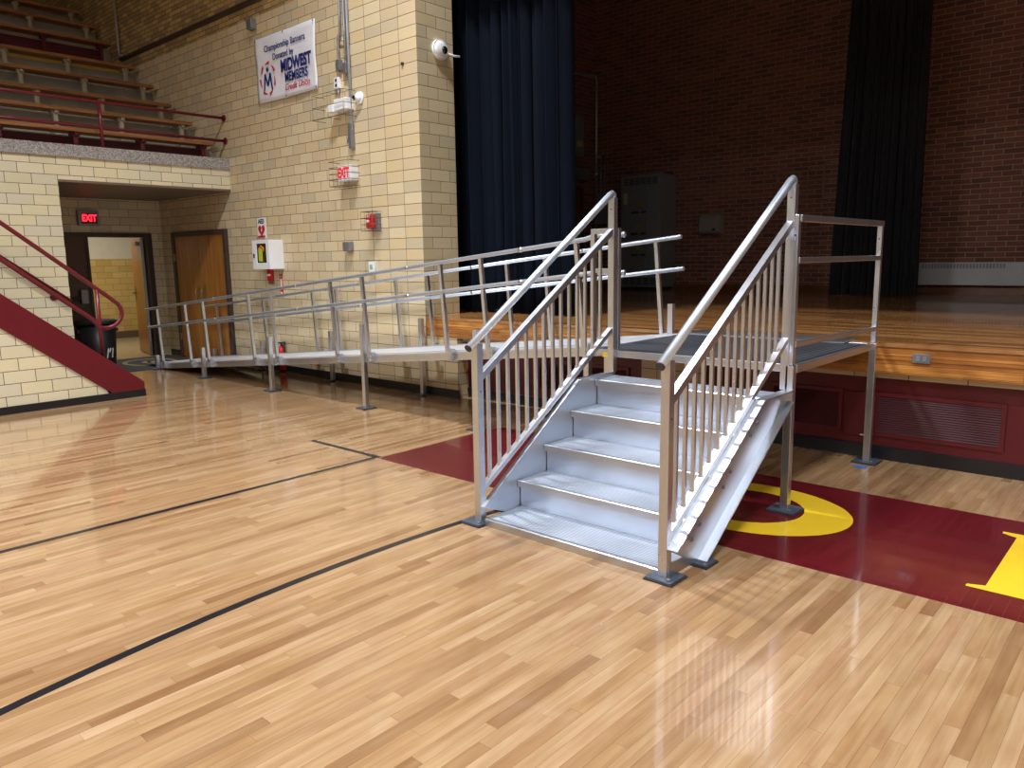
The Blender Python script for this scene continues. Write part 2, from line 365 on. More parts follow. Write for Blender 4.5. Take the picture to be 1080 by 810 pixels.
# wall under the seating, alcove with its soffit
st(MB().box(-11.4, BX, -12, 3.70, 0, 2.99).build('wall_left', M['tilewall']))
st(MB().box(-11.4, BX, 3.70, WY, 2.70, 2.99).build('wall_lintel', M['tilewall']))
st(MB().box(BX-.26, BX+.004, 3.70, WY, 2.67, 2.70).build('trim_1', M['soffit']))
st(MB().box(AX, BX-.24, 3.70, WY, 2.67, 2.75).build('ceiling_alcove', M['soffit']))
st(MB().box(AX, -11.2, 3.50, 3.70, 0, 2.67).build('wall_alcove', M['tile']))
st(MB().box(BX-.03, BX+.03, -12, WY, 2.99, 3.147).build('trim_2', M['granite']))
b = MB(); b.box(AX-.2, AX, 2.6, 3.93, 0, 2.67).box(AX-.2, AX, 5.87, WY, 0, 2.67).box(AX-.2, AX, 3.93, 5.87, 2.12, 2.67)
st(b.build('wall_doorway', M['tilealc']))
# corridor beyond the open door
b = MB().mat(M['tileh']).box(-17.75, -17.6, 3.2, 9, 0, 1.72).mat(M['hallwhite']).box(-17.75, -17.6, 3.2, 9, 1.72, 3.1)
st(b.build('wall_corridor'))
st(MB().box(-17.6, AX-.2, 3.2, 9, -.1, 0).build('floor_corridor', M['hallfloor']))
st(MB().box(AX-.2, AX, 3.93, 5.87, -.1, 0.0).build('trim_3', M['hallfloor']))
st(MB().box(-17.6, AX-.2, 3.2, 9, 3.1, 3.2).build('ceiling_corridor', M['hallwhite']))
st(MB().box(-17.6, AX-.2, 3.0, 3.2, 0, 3.1).build('wall_corridor_south', M['hallwhite']))
st(MB().box(-17.6, -17.58, 3.2, 9, 0, .15).build('baseboard_corridor', M['soffit']))
# black cove baseboards
st(MB().prism([(WY-.012, 0), (WY-.012, .1), (WY, .1), (WY, 0)], 'x', -11.33, -6.28).build('baseboard_back', M['black']))
st(MB().box(-13.64, -13.2, WY-.012, WY, 0, .1).build('baseboard_alcove', M['black']))
st(MB().prism([(6.25, 0), (6.24, .11), (6.26, .11), (6.26, 0), (6.29, 0)], 'x', -6.30, 9).build('baseboard_stage', M['black']))
# ledge pipe line high on the wall
st(MB().prism([(WY+.01, 5.14), (WY-.05, 5.15), (WY-.05, 5.19), (WY+.01, 5.2)], 'x', -14.62, -9.9).build('trim_4', M['doorframe']))

# ------------------------------------------------------------------ stage
st(MB().box(-10.1, 9, 6.12, 14.0, .85, .932).build('floor_stage', M['stage']))
st(MB().box(WX, 7.2, WY-.002, 6.12, .905, .934).build('trim_5', M['stage']))
b = MB()
for k in range(4):
    z0 = .712+k*.0485; b.box(WX, 7.2, WY+.004+.006*(k % 2), 6.16, z0, z0+.0445)
b.box(WX, 7.2, WY+.012, 6.2, .70, .905)
st(b.build('wall_stage_fascia', M['front'], bevel=.002))
st(MB().box(-6.30, 7.2, 6.18, 6.4, .655, .71).build('trim_6', blocks('tile_strip', 'x', .39, .2, TILE, (100, 84, 60), .007, 0, .3)))
st(MB().box(-6.30, 7.2, 6.26, 6.45, 0, .66).build('wall_stage_front', M['maroond']))
st(MB().box(-3.9, -3.28, 6.2, 6.26, .11, .655).build('wall_stage_pier', M['tilestack']))
st(MB().box(-10.1, 9, 14.0, 14.2, .8, 8).build('wall_stage_back', M['brick']))
st(MB().box(-10.2, -10.03, 6.65, 14.0, .8, 8).build('wall_stage_left', M['bricky']))
st(MB().box(-10.2, 9, 6.65, 14.2, 8, 8.1).build('ceiling_stage', M['dark']))
st(MB().box(-10.0, 9, 13.94, 14.0, .932, 1.03).build('baseboard_stage_back', M['stage']))

def louvre(x0, x1, label):
    t_ = thing('vent_grille', ((x0+x1)/2, 6.25, .21), label, 'vent grille')
    b = MB(); z0, z1 = .215, .50
    b.box(x0-.03, x1+.03, 6.243, 6.258, z0-.03, z0).box(x0-.03, x1+.03, 6.243, 6.258, z1, z1+.03)
    b.box(x0-.03, x0, 6.243, 6.258, z0, z1).box(x1, x1+.03, 6.243, 6.258, z0, z1)
    b.build('frame', M['maroond'], t_)
    MB().box(x0, x1, 6.255, 6.258, z0, z1).build('backing', M['dark'], t_)
    b = MB(); n = 16
    for i in range(n):
        z_ = z0+(i+.5)*(z1-z0)/n; b.face([(x0, 6.245, z_-.006), (x1, 6.245, z_-.006), (x1, 6.254, z_+.007), (x0, 6.254, z_+.007)])
    b.build('louvres', M['louvre'], t_)
louvre(-1.78, -.96, 'wide maroon louvred vent grille in the stage front right of the landing leg')
louvre(-2.62, -2.08, 'maroon louvred vent grille in the stage front in the shade under the landing')
louvre(-5.2, -4.1, 'long dark louvred vent grille in the stage front behind the left stair railing')
t_ = thing('maintenance_hatch', (-1.95, 6.25, .18), 'plain maroon access panel in the stage front between two vent grilles', 'access panel')
MB().box(-2.03, -1.86, 6.244, 6.258, .17, .52).build('panel', M['maroond'], t_, .003)
MB().box(-1.90, -1.87, 6.236, 6.244, .175, .185).build('pull', M['white'], t_)
# outlet on the stage fascia
t_ = thing('wall_outlet', (-1.46, WY, .8), 'steel outlet plate on the wooden stage fascia', 'outlet')
MB().box(-1.52, -1.40, 6.082, WY+.004, .80, .868).build('plate', M['steel'], t_, .002)
MB().box(-1.495, -1.47, 6.079, 6.083, .815, .853).box(-1.45, -1.425, 6.079, 6.083, .815, .853).build('receptacles', M['galv'], t_)

# ------------------------------------------------------------------ curtains
def curtain(name, x0, x1, x1t, y, z0, z1, folds, amp, m_, label, cat, group=None, seed=1):
    rnd = random.Random(seed); nx, nz = folds*14, 14
    ph = [rnd.uniform(0, 6.28) for _ in range(8)]
    b = MB(); g_ = []
    cut = [0]
    for i in range(folds): cut.append(cut[-1]+rnd.uniform(.5, 1.5))
    tot = cut[-1]
    def fold(u):
        v_ = u*tot
        for i in range(folds):
            if v_ <= cut[i+1]: return i+(v_-cut[i])/(cut[i+1]-cut[i])
        return folds
    for j in range(nz+1):
        v_ = j/nz; row = []
        for i in range(nx+1):
            u = i/nx; xe = x1+(x1t-x1)*v_
            xs = x0+(.17 if name == 'leg_curtain' else 0)*v_*1.2; x = xs+(xe-xs)*u; q = fold(u)
            yy = y+amp*math.cos(2*math.pi*q)*(1+.35*math.sin(ph[0]+q*1.7))+amp*.35*math.sin(2*math.pi*q*.37+ph[1]+v_*1.5)+amp*.2*math.cos(2*math.pi*q*2.3+ph[2])*(1-v_)
            x += amp*.5*math.sin(4*math.pi*q+ph[3])*.5
            zz = z0+(z1-z0)*v_ + (.01*math.sin(q*2+ph[4]) if j == 0 else 0)
            row.append(b.bm.verts.new((x, yy, zz)))
        g_.append(row)
    for A, B in zip(g_, g_[1:]):
        for i in range(nx): fc = b.bm.faces.new((A[i], A[i+1], B[i+1], B[i])); fc.smooth = True
    o = b.build(name, m_); so = o.modifiers.new('thick', 'SOLIDIFY'); so.thickness = .006
    return tag(o, label, cat, group)
curtain('stage_curtain', -7.35, -5.30, -5.38, 6.98, .945, 6.6, 12, .07, M['velvet'], 'long dark navy pleated curtain hanging at the left edge of the stage opening', 'curtain', seed=3)
curtain('leg_curtain', -4.42, -3.13, -3.22, 12.5, .95, 7.9, 11, .07, M['blackvelvet'], 'narrow black curtain hanging deep on the stage before the red brick wall', 'curtain', seed=5)

# ------------------------------------------------------------------ things on the stage walls
SB = 14.0
t_ = thing('switchboard_cabinet', (-8.5, 13.7, .932), 'tall grey electrical cabinet standing on the stage against the brick wall', 'electrical cabinet')
x0, x1, yf, z0, z1 = -8.97, -8.04, 13.4, .932, 3.2
MB().box(x0, x1, yf, SB, z0+.05, z1).build('body', M['cab'], t_, .012)
MB().box(x0+.05, x1-.05, yf+.08, SB, z0, z0+.05).build('plinth', M['dark'], t_)
MB().box(x0+.05, x0+.62, yf-.015, yf, z0+.35, z1-.24).build('door', M['cab'], t_, .006)
MB().box(x1-.33, x1-.05, yf-.012, yf, z0+.35, z1-.24).build('side_door', M['cab'], t_, .006)
for k in range(6):
    xx = x0+.07+k*.135; b = MB()
    for q in range(5): b.box(xx, xx+.11, yf-.004, yf+.001, z1-.19+q*.028, z1-.178+q*.028)
    b.build('vent', M['dark'], t_)
for k in range(5):
    xx = x0+.07+k*.16; b = MB()
    for q in range(5): b.box(xx, xx+.13, yf-.004, yf+.001, z0+.1+q*.03, z0+.115+q*.03)
    b.build('vent', M['dark'], t_)
for k in range(3):
    zc = z1-.62-k*.42; p = MB().box(x0+.27, x0+.66, yf-.03, yf-.012, zc-.15, zc+.16).build('breaker_panel', M['cab'], t_, .004)
    MB().box(x0+.40, x0+.53, yf-.045, yf-.03, zc-.01, zc+.06).build('lamp_lens', plain('brass_lens', (190, 170, 90), .3, .5), p)
    for q in range(6):
        if q != 3: MB().box(x0+.285+q*.058, x0+.325+q*.058, yf-.042, yf-.03, zc-.13, zc-.095).build('breaker_switch', M['dark'], p)
MB().box(x0+.08, x0+.17, yf-.018, yf-.012, z1-.56, z1-.34).build('notice', plain('yellowed_notice', (190, 184, 150), .6), t_)
t_ = thing('towel_dispenser', (-7.2, SB, 2.02), 'grey hand dryer box on the red brick wall right of the electrical cabinet', 'dispenser')
MB().prism([(SB, 2.01), (SB-.16, 2.01), (SB-.2, 2.06), (SB-.18, 2.3), (SB-.12, 2.37), (SB, 2.37)], 'x', -7.42, -6.98).build('body', plain('grey_dispenser', (150, 146, 138), .4), t_, .01)
MB().disc((-7.1, SB-.2, 2.09), (0, -1, 0), .025, .015).build('button', M['blk'], t_)
MB().box(-7.3, -7.22, SB-.2, SB-.188, 2.2, 2.21).build('badge', M['steel'], t_)
t_ = thing('wall_heater', (-2.2, SB, 1.05), 'long off-white convector heater low on the stage back wall', 'heater')
MB().box(-3.45, -.2, 13.8, SB, 1.07, 1.43).build('casing', M['heater'], t_, .01)
for xa in (-3.4, -2.0, -.75):
    b = MB(); n = 26 if xa < -3 else 20
    for q in range(n): b.box(xa+q*.045, xa+q*.045+.03, 13.796, 13.801, 1.335, 1.405)
    b.build('grille', plain('heater_slots', (140, 146, 154), .5), t_)
t_ = thing('conduit_pipe', (-10.0, 13.95, .93), 'thin pale pipe running down the dark corner of the stage with an elbow', 'pipe')
MB().tube([(-9.99, 12.6, 5.30), (-9.99, 13.85, 5.36), (-9.98, 13.93, 5.35), (-9.97, 13.94, 5.28), (-9.97, 13.94, 1.0)], .03).build('pipe', M['galv'], t_)
MB().tube([(-9.97, 13.94, 3.3), (-9.97, 13.94, 3.42)], .045).build('coupling', M['galv'], t_)
t_ = thing('fuse_box', (-9.75, SB, 2.38), 'small dark box with a pale notice beside the electrical cabinet', 'electrical box')
MB().box(-9.95, -9.56, 13.88, SB, 2.3, 2.95).build('box', M['cab'], t_, .006)
MB().box(-9.83, -9.66, 13.872, 13.88, 2.62, 2.86).build('notice', plain('pink_notice', (170, 150, 150), .6), t_)
for dx in (0, .1): MB().tube([(-9.86+dx, 13.96, 2.95), (-9.86+dx, 13.96, 3.7)], .012, 8).build('conduit', M['galv'], t_)
MB().disc((-9.88, 13.98, 3.72), (0, -1, 0), .035, .06).build('cap', M['galv'], t_)
t_ = thing('breaker_box', (-10.03, 13.3, 3.7), 'dark grey panel box high on the stage side wall beside the navy curtain', 'electrical box')
MB().box(-10.03, -9.93, 13.1, 13.45, 3.7, 4.48).build('box', M['cab'], t_, .006)
MB().box(-9.93, -9.925, 13.22, 13.38, 3.88, 3.99).build('label_plate', plain('cream_plate', (200, 190, 160), .5), t_)
t_ = thing('duct_box', (-10.0, 13.3, 3.15), 'grey box above the brown door in the dark stage corner', 'box')
MB().box(-10.03, -9.9, 12.9, 13.62, 3.2, 3.42).build('box', M['steel'], t_, .006)
o = MB().box(-10.05, -10.0, 12.6, 13.42, .932, 3.0).build('door_3', plain('reddish_door', (120, 56, 30), .4)); st(o)
b = MB().box(-10.03, -9.98, 12.52, 12.6, .932, 3.06).box(-10.03, -9.98, 13.42, 13.5, .932, 3.06).box(-10.03, -9.98, 12.6, 13.42, 3.0, 3.06)
b.build('door_frame', M['doorframe'], o)
for k, (xa, xb, za, zb) in enumerate(((-5.98, -5.38, 2.78, 3.07), (-5.13, -4.5, 2.56, 3.18))):
    b = MB(); w_ = .03
    b.box(xa, xb, 13.985, SB, za, za+w_).box(xa, xb, 13.985, SB, zb-w_, zb).box(xa, xa+w_, 13.985, SB, za, zb).box(xb-w_, xb, 13.985, SB, za, zb)
    tag(b.build('wall_frame', plain('tan_frame_strip', (150, 120, 90), .6)), ('small empty tan outline frame on the brick wall left of the black curtain' if k == 0 else 'taller empty tan outline frame partly behind the black curtain'), 'frame')

# ------------------------------------------------------------------ staircase
LX, RX = -3.155, -1.87
sl = .648
t_ = thing('metal_staircase', (-2.51, 3.9, 0), 'aluminium five-step staircase with baluster railings leading up to the landing', 'stairs')
nos = [(3.19, .045), (3.49, .219), (3.757, .398), (4.045, .577), (4.323, .755)]
for k, (y0, z1) in enumerate(nos):
    y1 = nos[k+1][0]+.03 if k < 4 else 4.57
    tr = MB().box(LX+.06, RX-.005, y0+.006, y1, z1-.032, z1).build('tread', M['tread'], t_, .003)
    MB().prism([(y0-.002, z1-.045), (y0-.002, z1-.004), (y0+.004, z1+.002), (y0+.022, z1+.002), (y0+.022, z1-.045)], 'x', LX+.058, RX-.003).build('nosing', M['alu'], tr)
    if k < 4:
        yr = nos[k+1][0]+.028
        MB().box(LX+.06, RX-.005, yr, yr+.006, z1, nos[k+1][1]-.03).build('riser', M['alu'], t_)
def stringer(x, s_, dz=0, fw_=.06):
    web = [(3.19, .16+dz), (4.16, .775), (4.575, .775), (4.575, .70), (3.50, .012), (3.44, .02)]
    b = MB(); xa, xb = sorted((x, x+.006*s_)); b.prism(web, 'x', xa, xb)
    fx = sorted((x, x+s_*fw_))
    def fl(p, q, th):
        (ya, za), (yb, zb) = p, q
        d = Vector((0, yb-ya, zb-za)).normalized(); n = Vector((0, -d.z, d.y))*th
        b.prism([(ya, za), (yb, zb), (yb+n.y, zb+n.z), (ya+n.y, za+n.z)], 'x', fx[0], fx[1])
    fl((3.19, .16+dz), (4.15, .772), .007); fl((3.50, .012), (4.575, .70), .007); fl((4.16, .775), (4.575, .775), .006)
    o = b.build('stringer', M['alu'], t_)
    for (yy, zz) in ((3.50, .21), (3.42, .15), (3.84, .42), (3.76, .35), (4.17, .64), (4.08, .58)):
        MB().disc((x+s_*.005, yy, zz), (s_, 0, 0), .011, .01, 8).build('bolt', M['steel'], o)
    return o
stringer(RX+.025, 1); stringer(LX+.055, -1, -.05, .035)
for x in (RX+.03, ):
    MB().prism([(3.2, .012), (3.2, .09), (3.36, .075), (3.47, .02), (3.47, .012)], 'x', x-.006, x).build('base_bracket', M['alu'], t_)
def foot(x, y, par, s_=.075):
    f_ = MB().box(x-s_, x+s_, y-s_, y+s_, .008, .016).build('foot_plate', M['slate'], par, .001)
    MB().box(x-s_-.006, x+s_+.006, y-s_-.006, y+s_+.006, .001, .008).build('rubber_pad', M['rubber'], f_)
    for d in (-1, 1): MB().disc((x+.045*d, y-.045*d, .016), (0, 0, 1), .011, .008, 6).build('bolt', M['steel'], f_)
def railing(x):
    p0 = (x, 3.21, 0)
    po = MB().box(x-.025, x+.025, 3.185, 3.235, .014, 1.105).build('railing_post', M['alupost'], t_, .003)
    b = MB().disc((x+.0255, 3.21, .82), (1, 0, 0), .005, .001, 8).build('bolt_hole', M['blk'], po)
    xu = x+.012
    po = MB().box(xu-.025, xu+.025, 4.575, 4.623, .775, 2.01).build('railing_post', M['alupost'], t_, .003)
    MB().disc((xu, 4.5745, 1.93), (0, -1, 0), .005, .001, 8).build('bolt_hole', M['blk'], po)
    zt = 1.105
    pts = [(x, 3.14, 1.085), (xu, 4.555, 1.085+.662*1.415), (xu, 4.585, 2.036), (xu, 4.597, 2.03), (xu, 4.60, 2.0)]
    hr = MB().tube(pts, .024, 16).build('handrail', M['alupipe'], t_)
    MB().disc((x, 3.141, 1.0855), (0, -1, -.662), .0242, .007, 16).build('end_cap', M['cap'], hr)
    MB().bar((x, 3.232, .905), (xu, 4.58, .905+sl*1.348), .04, .04).build('upper_rail', M['alu'], t_, .002)
    lz = lambda y: .203+.645*(y-3.21)
    MB().bar((x, 3.232, lz(3.232)), (xu, 4.575, lz(4.575)), .04, .032).build('lower_rail', M['alupost'], t_, .002)
    uz = lambda y: .905+sl*(y-3.232)
    for i in range(14):
        y = 3.30+i*.0895
        bl = MB().box(x-.0098, x+.0098, y-.0098, y+.0098, lz(y)+.005, uz(y)-.01).build('baluster', M['alupost'], t_, .0015)
        MB().box(x-.0115, x+.0115, y-.014, y+.016, lz(y), lz(y)+.024).build('clip', M['alupost'], bl)
railing(RX); railing(LX)
foot(RX+.005, 3.21, t_); foot(LX-.02, 3.21, t_); foot(RX+.05, 3.50, t_, .06); foot(LX-.03, 3.50, t_, .06)

# ------------------------------------------------------------------ landing platform
t_ = thing('landing_platform', (-2.55, 5.35, 0), 'raised aluminium landing with dark grooved deck between the stairs and the stage', 'platform')
PX0, PX1, PY0, PY1, PZ = -3.34, -1.795, 4.625, 6.08, .925
MB().box(PX0+.03, PX1-.03, PY0+.02, PY1, PZ-.02, PZ).build('deck', M['deckdark'], t_)
b = MB().box(PX0, PX1, PY0, PY0+.03, PZ-.048, PZ+.003).box(PX0, PX1, PY1-.03, PY1, PZ-.048, PZ+.003).box(PX1-.032, PX1, PY0+.03, PY1-.03, PZ-.048, PZ+.003).box(PX0, PX0+.032, PY0+.03, PY1-.03, PZ-.048, PZ+.003)
for yy in (5.0, 5.4, 5.8): b.box(PX0+.03, PX1-.03, yy, yy+.04, PZ-.06, PZ-.021)
b.build('deck_frame', M['alu'], t_, .003)
MB().prism([(5.93, PZ+.002), (5.95, PZ+.014), (6.25, .944), (6.27, .935), (6.25, .934), (6.1, .934)], 'x', -3.3, -1.97).build('bridge_plate', M['alu'], t_)
legx = -1.80
for (x, y, zt) in ((-1.825, 4.60, 1.83), (legx, 6.108, 1.82)):
    lg = MB().box(x-.025, x+.025, y-.025, y+.025, .014, PZ-.0).build('leg', M['alupost'], t_, .003)
    foot(x, y, lg, .085)
    lg = MB().box(x-.017, x+.017, y-.02, y+.02, PZ+.004, zt).build('guard_post', M['alupost'], t_, .003)
    MB().disc((x, y-.0205, zt-.12), (0, -1, 0), .006, .001, 8).build('bolt_hole', M['blk'], lg)
for (x, y) in ((-3.2, 4.63), (-3.30, 6.0)):
    lg = MB().box(x-.022, x+.022, y-.022, y+.022, .014, PZ-.046).build('leg', M['alupost'], t_, .003)
    foot(x, y, lg, .075)
MB().bar((-1.82, 4.61, 1.81), (legx, 6.13, 1.81), .04, .04).build('guard_rail', M['alupost'], t_, .004)
MB().bar((-1.82, 4.61, 1.562), (legx, 6.09, 1.562), .036, .036).build('guard_rail', M['alupost'], t_, .004)
MB().bar((-1.82, 4.61, 1.055), (legx, 6.09, 1.035), .036, .034).build('guard_rail', M['alupost'], t_, .004)
for x, z1 in ((-3.345, 1.765), (-3.135, 1.765)):
    MB().box(x-.019, x+.019, 4.632, 4.668, PZ+.004, z1).build('guard_post', M['alupost'], t_, .003)
MB().bar((-3.36, 4.65, 1.782), (-3.115, 4.65, 1.782), .038, .038).build('guard_rail', M['alu'], t_, .003)
MB().bar((-3.32, 4.65, 1.50), (-3.15, 4.65, 1.50), .034, .034).build('guard_rail', M['alu'], t_, .003)
MB().box(-3.24, -3.15, 4.617, 4.6245, .872, .902).build('label', M['label'], t_)['label'] = 'small yellow sticker'

# ------------------------------------------------------------------ long ramp
t_ = thing('access_ramp', (-7.6, 5.55, 0), 'long aluminium wheelchair ramp with two-pipe railings rising along the tiled wall', 'ramp')
KS = .0968
zb = lambda x: .917+KS*(x+3.35)
secs = [(-11.98, -10.37), (-10.365, -8.60), (-8.595, -6.70), (-6.695, -4.95), (-4.945, -3.35)]
YF, YR = 5.09, 5.985
for (xa, xb) in secs:
    MB().prism([(xa, zb(xa)-.03), (xb, zb(xb)-.03), (xb, zb(xb)), (xa, zb(xa))], 'y', YF+.025, YR-.025).build('deck', M['deckl'], t_)
    for yy in (YF, YR-.025):
        b = MB(); tp = -.012 if yy == YF else .012; b.prism([(xa, zb(xa)-.09), (xb, zb(xb)-.09), (xb, zb(xb)+tp), (xa, zb(xa)+tp)], 'y', yy, yy+.025)
        b.prism([(xa, zb(xa)-.032), (xb, zb(xb)-.032), (xb, zb(xb)-.022), (xa, zb(xa)-.022)], 'y', yy-.006, yy)
        b.prism([(xa, zb(xa)-.09), (xb, zb(xb)-.09), (xb, zb(xb)-.08), (xa, zb(xa)-.08)], 'y', yy-.006, yy)
        b.build('side_beam', M['alupost'], t_)
MB().prism([(-12.5, .0115), (-12.5, .016), (-11.98, zb(-11.98)), (-11.98, zb(-11.98)-.02)], 'y', YF+.02, YR-.02).build('entry_plate', M['deckl'], t_)
RH = .825
zr = lambda x: .905+.0998*(x+12.08)
n_ = Vector((-KS, 0, 1)).normalized()
def rpost(x, y, side):
    base = Vector((x, y, zb(x)-.07)); top = Vector((x, y, zb(x)))+n_*(zr(x)-zb(x)-.008)
    p = MB().bar(base, top, .036, .036, (0, 1, 0)).build('railing_post', M['alupost'], t_, .003)
    b = MB(); b.bar((x+.045, y+side*.0, zb(x+.045)-.085), (x+.045, y, zb(x+.045)+.02), .05, .05, (0, 1, 0))
    for dz in (-.06, -.02): b.disc((x+.045, y-.026, zb(x)+dz), (0, -1, 0), .009, .008, 6)
    b.build('clamp', M['alu'], p)
for x in (-11.67, -10.75, -10.21, -8.98, -8.44, -7.18, -6.60, -5.37, -4.83, -3.74): rpost(x, YF-.02, -1)
for x in (-11.62, -10.21, -8.93, -8.39, -7.16, -6.59, -5.35, -4.83, -3.555): rpost(x, YR+.012, 1)
def pipe(y, dz, xa, xb, ext):
    pts = [(xa, y, zr(xa)+dz), (xb, y, zr(xb)+dz)]
    if ext: pts += ext
    o = MB().tube(pts, .019, 12).build('handrail', M['alupipe'], t_)
    for xj in (-9.9, -7.9, -5.9, -4.4): MB().tube([(xj-.02, y, zr(xj-.02)+dz), (xj+.02, y, zr(xj+.02)+dz)], .0215, 10).build('coupler', M['alupost'], o)
pipe(YF-.045, 0, -12.08, -3.72, [(-3.6, YF-.045, 1.768), (-3.345, YF-.045, 1.768)])
pipe(YF-.045, -.275, -12.05, -3.72, [(-3.6, YF-.045, 1.478), (-3.345, YF-.045, 1.478)])
for z_ in (1.768, 1.478): MB().dome((-3.345, YF-.045, z_), (1, 0, 0), .024, .018).build('pipe_end', M['alu'], t_)
pipe(YR-.02, -.012, -12.0, -3.37, None); pipe(YR-.02, -.287, -11.98, -3.34, None)
for (x, zt) in ((-11.86, .215), (-10.37, .43), (-8.59, .68), (-6.69, .935), (-4.98, .95), (-3.70, .90)):
    lg = MB().box(x-.026, x+.026, YF-.055, YF-.005, .014, zt).build('support_leg', M['alupost'], t_, .003); foot(x, YF-.03, lg)
for (x, zt) in ((-11.9, .22), (-10.41, .43), (-8.65, .675), (-6.82, .918), (-4.93, 1.02), (-3.48, 1.18)):
    lg = MB().box(x-.026, x+.026, YR+.0, YR+.05, .014, zt).build('support_leg', M['alupost'], t_, .003)
    f_ = MB().box(x-.075, x+.075, YR-.07, YR+.056, .006, .014).build('foot_plate', M['slate'], lg)
for (x, y, w_) in ((-5.07, YF-.008, .05), ):
    MB().box(x-w_, x+w_*.6, y-.002, y, zb(x)-.005, zb(x)+.02).build('label', M['label'], t_)['label'] = 'yellow tape marker'
MB().prism([(-9.95, zb(-9.95)+.001), (-9.83, zb(-9.83)+.001), (-9.83, zb(-9.83)+.004), (-9.95, zb(-9.95)+.004)], 'y', YF+.25, YF+.32).build('label', M['label'], t_)['label'] = 'small yellow sticker on the deck'

# ------------------------------------------------------------------ bleacher stairs and handrail
zs = lambda y: 1.325-.806*(y-2.48)      # stringer top line
b = MB()
pts_b = [(-2.0, 0), (3.50, 0)]
b.prism([(-2.0, .02), (3.52, .02), (3.46, .13), (2.453, .944), (-2.0, .944+.806*4.453)], 'x', -9.75, -9.585)
st(b.build('wall_stair_side', M['tileside']))
st(MB().prism([(3.90, .04), (3.90, .175), (3.86, .21), (-2.0, 1.32+.806*4.48), (-2.0, .944+.806*4.453), (3.50, .10), (3.56, .04)], 'x', -9.77, -9.565).build('stair_stringer', M['maroon'], bevel=.004))
st(MB().box(-9.77, -9.56, -2, 3.905, 0, .085).build('baseboard_stair', M['black']))
b = MB()
for k in range(20):
    y1 = 3.80-k*.235; z1 = .1+k*.19
    b.box(BX, -9.75, -2.0, y1, z1-.16 if k else 0, z1)
st(b.build('stair_steps', M['cream']))
t_ = thing('stair_handrail', (-9.66, 3.47, .5), 'maroon painted double handrail with a looped end on the bleacher stairs', 'handrail')
hx = -9.66
loop = []
up_a = [(hx, -2.0, 2.071+.82*4.58), (hx, 2.584, 2.071), (hx, 3.376, 1.418), (hx, 3.60, 1.235)]
cy, cz, R_ = 3.56, 1.03, .165
loop = [(hx, cy+R_*1.15*math.sin(math.radians(q)), cz+R_*1.05*math.cos(math.radians(q))) for q in range(35, 206, 17)]
lo_a = [(hx, 3.43, .955), (hx, 2.97, 1.33), (hx, 2.545, 1.68), (hx, -2.0, 1.68+.82*4.545)]
MB().tube(up_a+loop[1:]+lo_a, .024, 14).build('rail', M['railpaint'], t_)
MB().tube([(hx, 3.485, .50), (hx, 3.49, 1.32)], .022, 12).build('post', M['railpaint'], t_)
MB().tube([(hx, 1.2, 2.36), (hx, 1.2, 3.2)], .022, 12).build('post', M['railpaint'], t_)
t_ = thing('wall_handrail', (BX, 3.4, 1.1), 'maroon handrail along the tiled wall on the far side of the bleacher stairs', 'handrail')
wx = BX+.08
MB().tube([(wx, 3.68, 1.13), (wx, -2, 1.13+.79*5.68)], .022, 12).build('rail', M['railpaint'], t_)
MB().tube([(BX, 3.5, 1.19), (wx, 3.5, 1.27)], .018, 8).disc((BX, 3.5, 1.19), (1, 0, 0), .045, .01, 16).build('bracket', M['railpaint'], t_)

# ------------------------------------------------------------------ bleachers
ROWS = [(-11.377, 3.407), (-12.015, 3.776), (-12.667, 4.136), (-13.252, 4.517), (-13.869, 4.918), (-14.779, 5.468), (-15.364, 5.869), (-15.99, 6.242)]
b = MB(); Y0 = 1.0
for k, (x, z) in enumerate(ROWS):
    xn = ROWS[k+1][0]-.02 if k < 7 else -18
    b.box(xn-.3, x-.28, Y0, WY, z-.53, z-.07)
b.box(-11.7, BX-.02, Y0, WY, 2.9, 2.98)
st(b.build('seating_terrace', M['cream']))
b = MB(); x, z = ROWS[0]
st(MB().box(x-.30, x-.279, Y0, 5.93, 2.99, z-.085).build('trim_7', M['burg']))
x, z = ROWS[5]
st(MB().box(x-.30, x-.279, Y0, 5.93, z-.62, z-.10).build('trim_8', M['burg']))
x, z = ROWS[4]
st(MB().box(x-.275, x-.262, Y0, 5.93, z-.10, z-.052).build('lit_riser_strip', M['yel']))  # lit upper part of the riser, painted on as a yellow strip
ordn = ['lowest bleacher bench just behind the maroon balcony rail', 'second bleacher bench up from the balcony rail', 'third bleacher bench up from the balcony rail', 'fourth bleacher bench up, just below the one with a lit riser painted yellow',
        'fifth bleacher bench up with a lit riser painted yellow', 'bleacher bench on top of the tall maroon riser', 'bleacher bench one row above the maroon riser bench', 'highest visible bleacher bench, cut by the top of the photo']
py = [4.07, 4.95, 5.85]
for k, (x, z) in enumerate(ROWS):
    t_ = thing('bleacher_bench', (x, 3.5, z-.4), 'varnished wooden '+ordn[k], 'bench', 'bleacher benches')
    MB().box(x-.135, x, Y0, 6.0, z-.05, z).box(x-.27, x-.145, Y0, 6.0, z-.05, z).build('seat_board', M['benchwood'], t_, .004)
    m_ = M['burg'] if k in (0, 5) else M['creamp']
    for y in [q for q in (1.4, 2.3, 3.18)+tuple(py)]:
        zlo = (z-.43) if k else 2.985
        MB().box(x-.11, x-.06, y-.026, y+.026, max(zlo, 2.985), z-.05).box(x-.26, x-.02, y-.02, y+.02, z-.085, z-.05).box(x-.112, x-.055, y-.05, y+.05, z-.10, z-.05).build('bracket', m_, t_)
t_ = thing('balcony_rail', (BX, 4.3, 3.15), 'maroon two-pipe guard rail on the granite edge before the bleachers', 'railing')
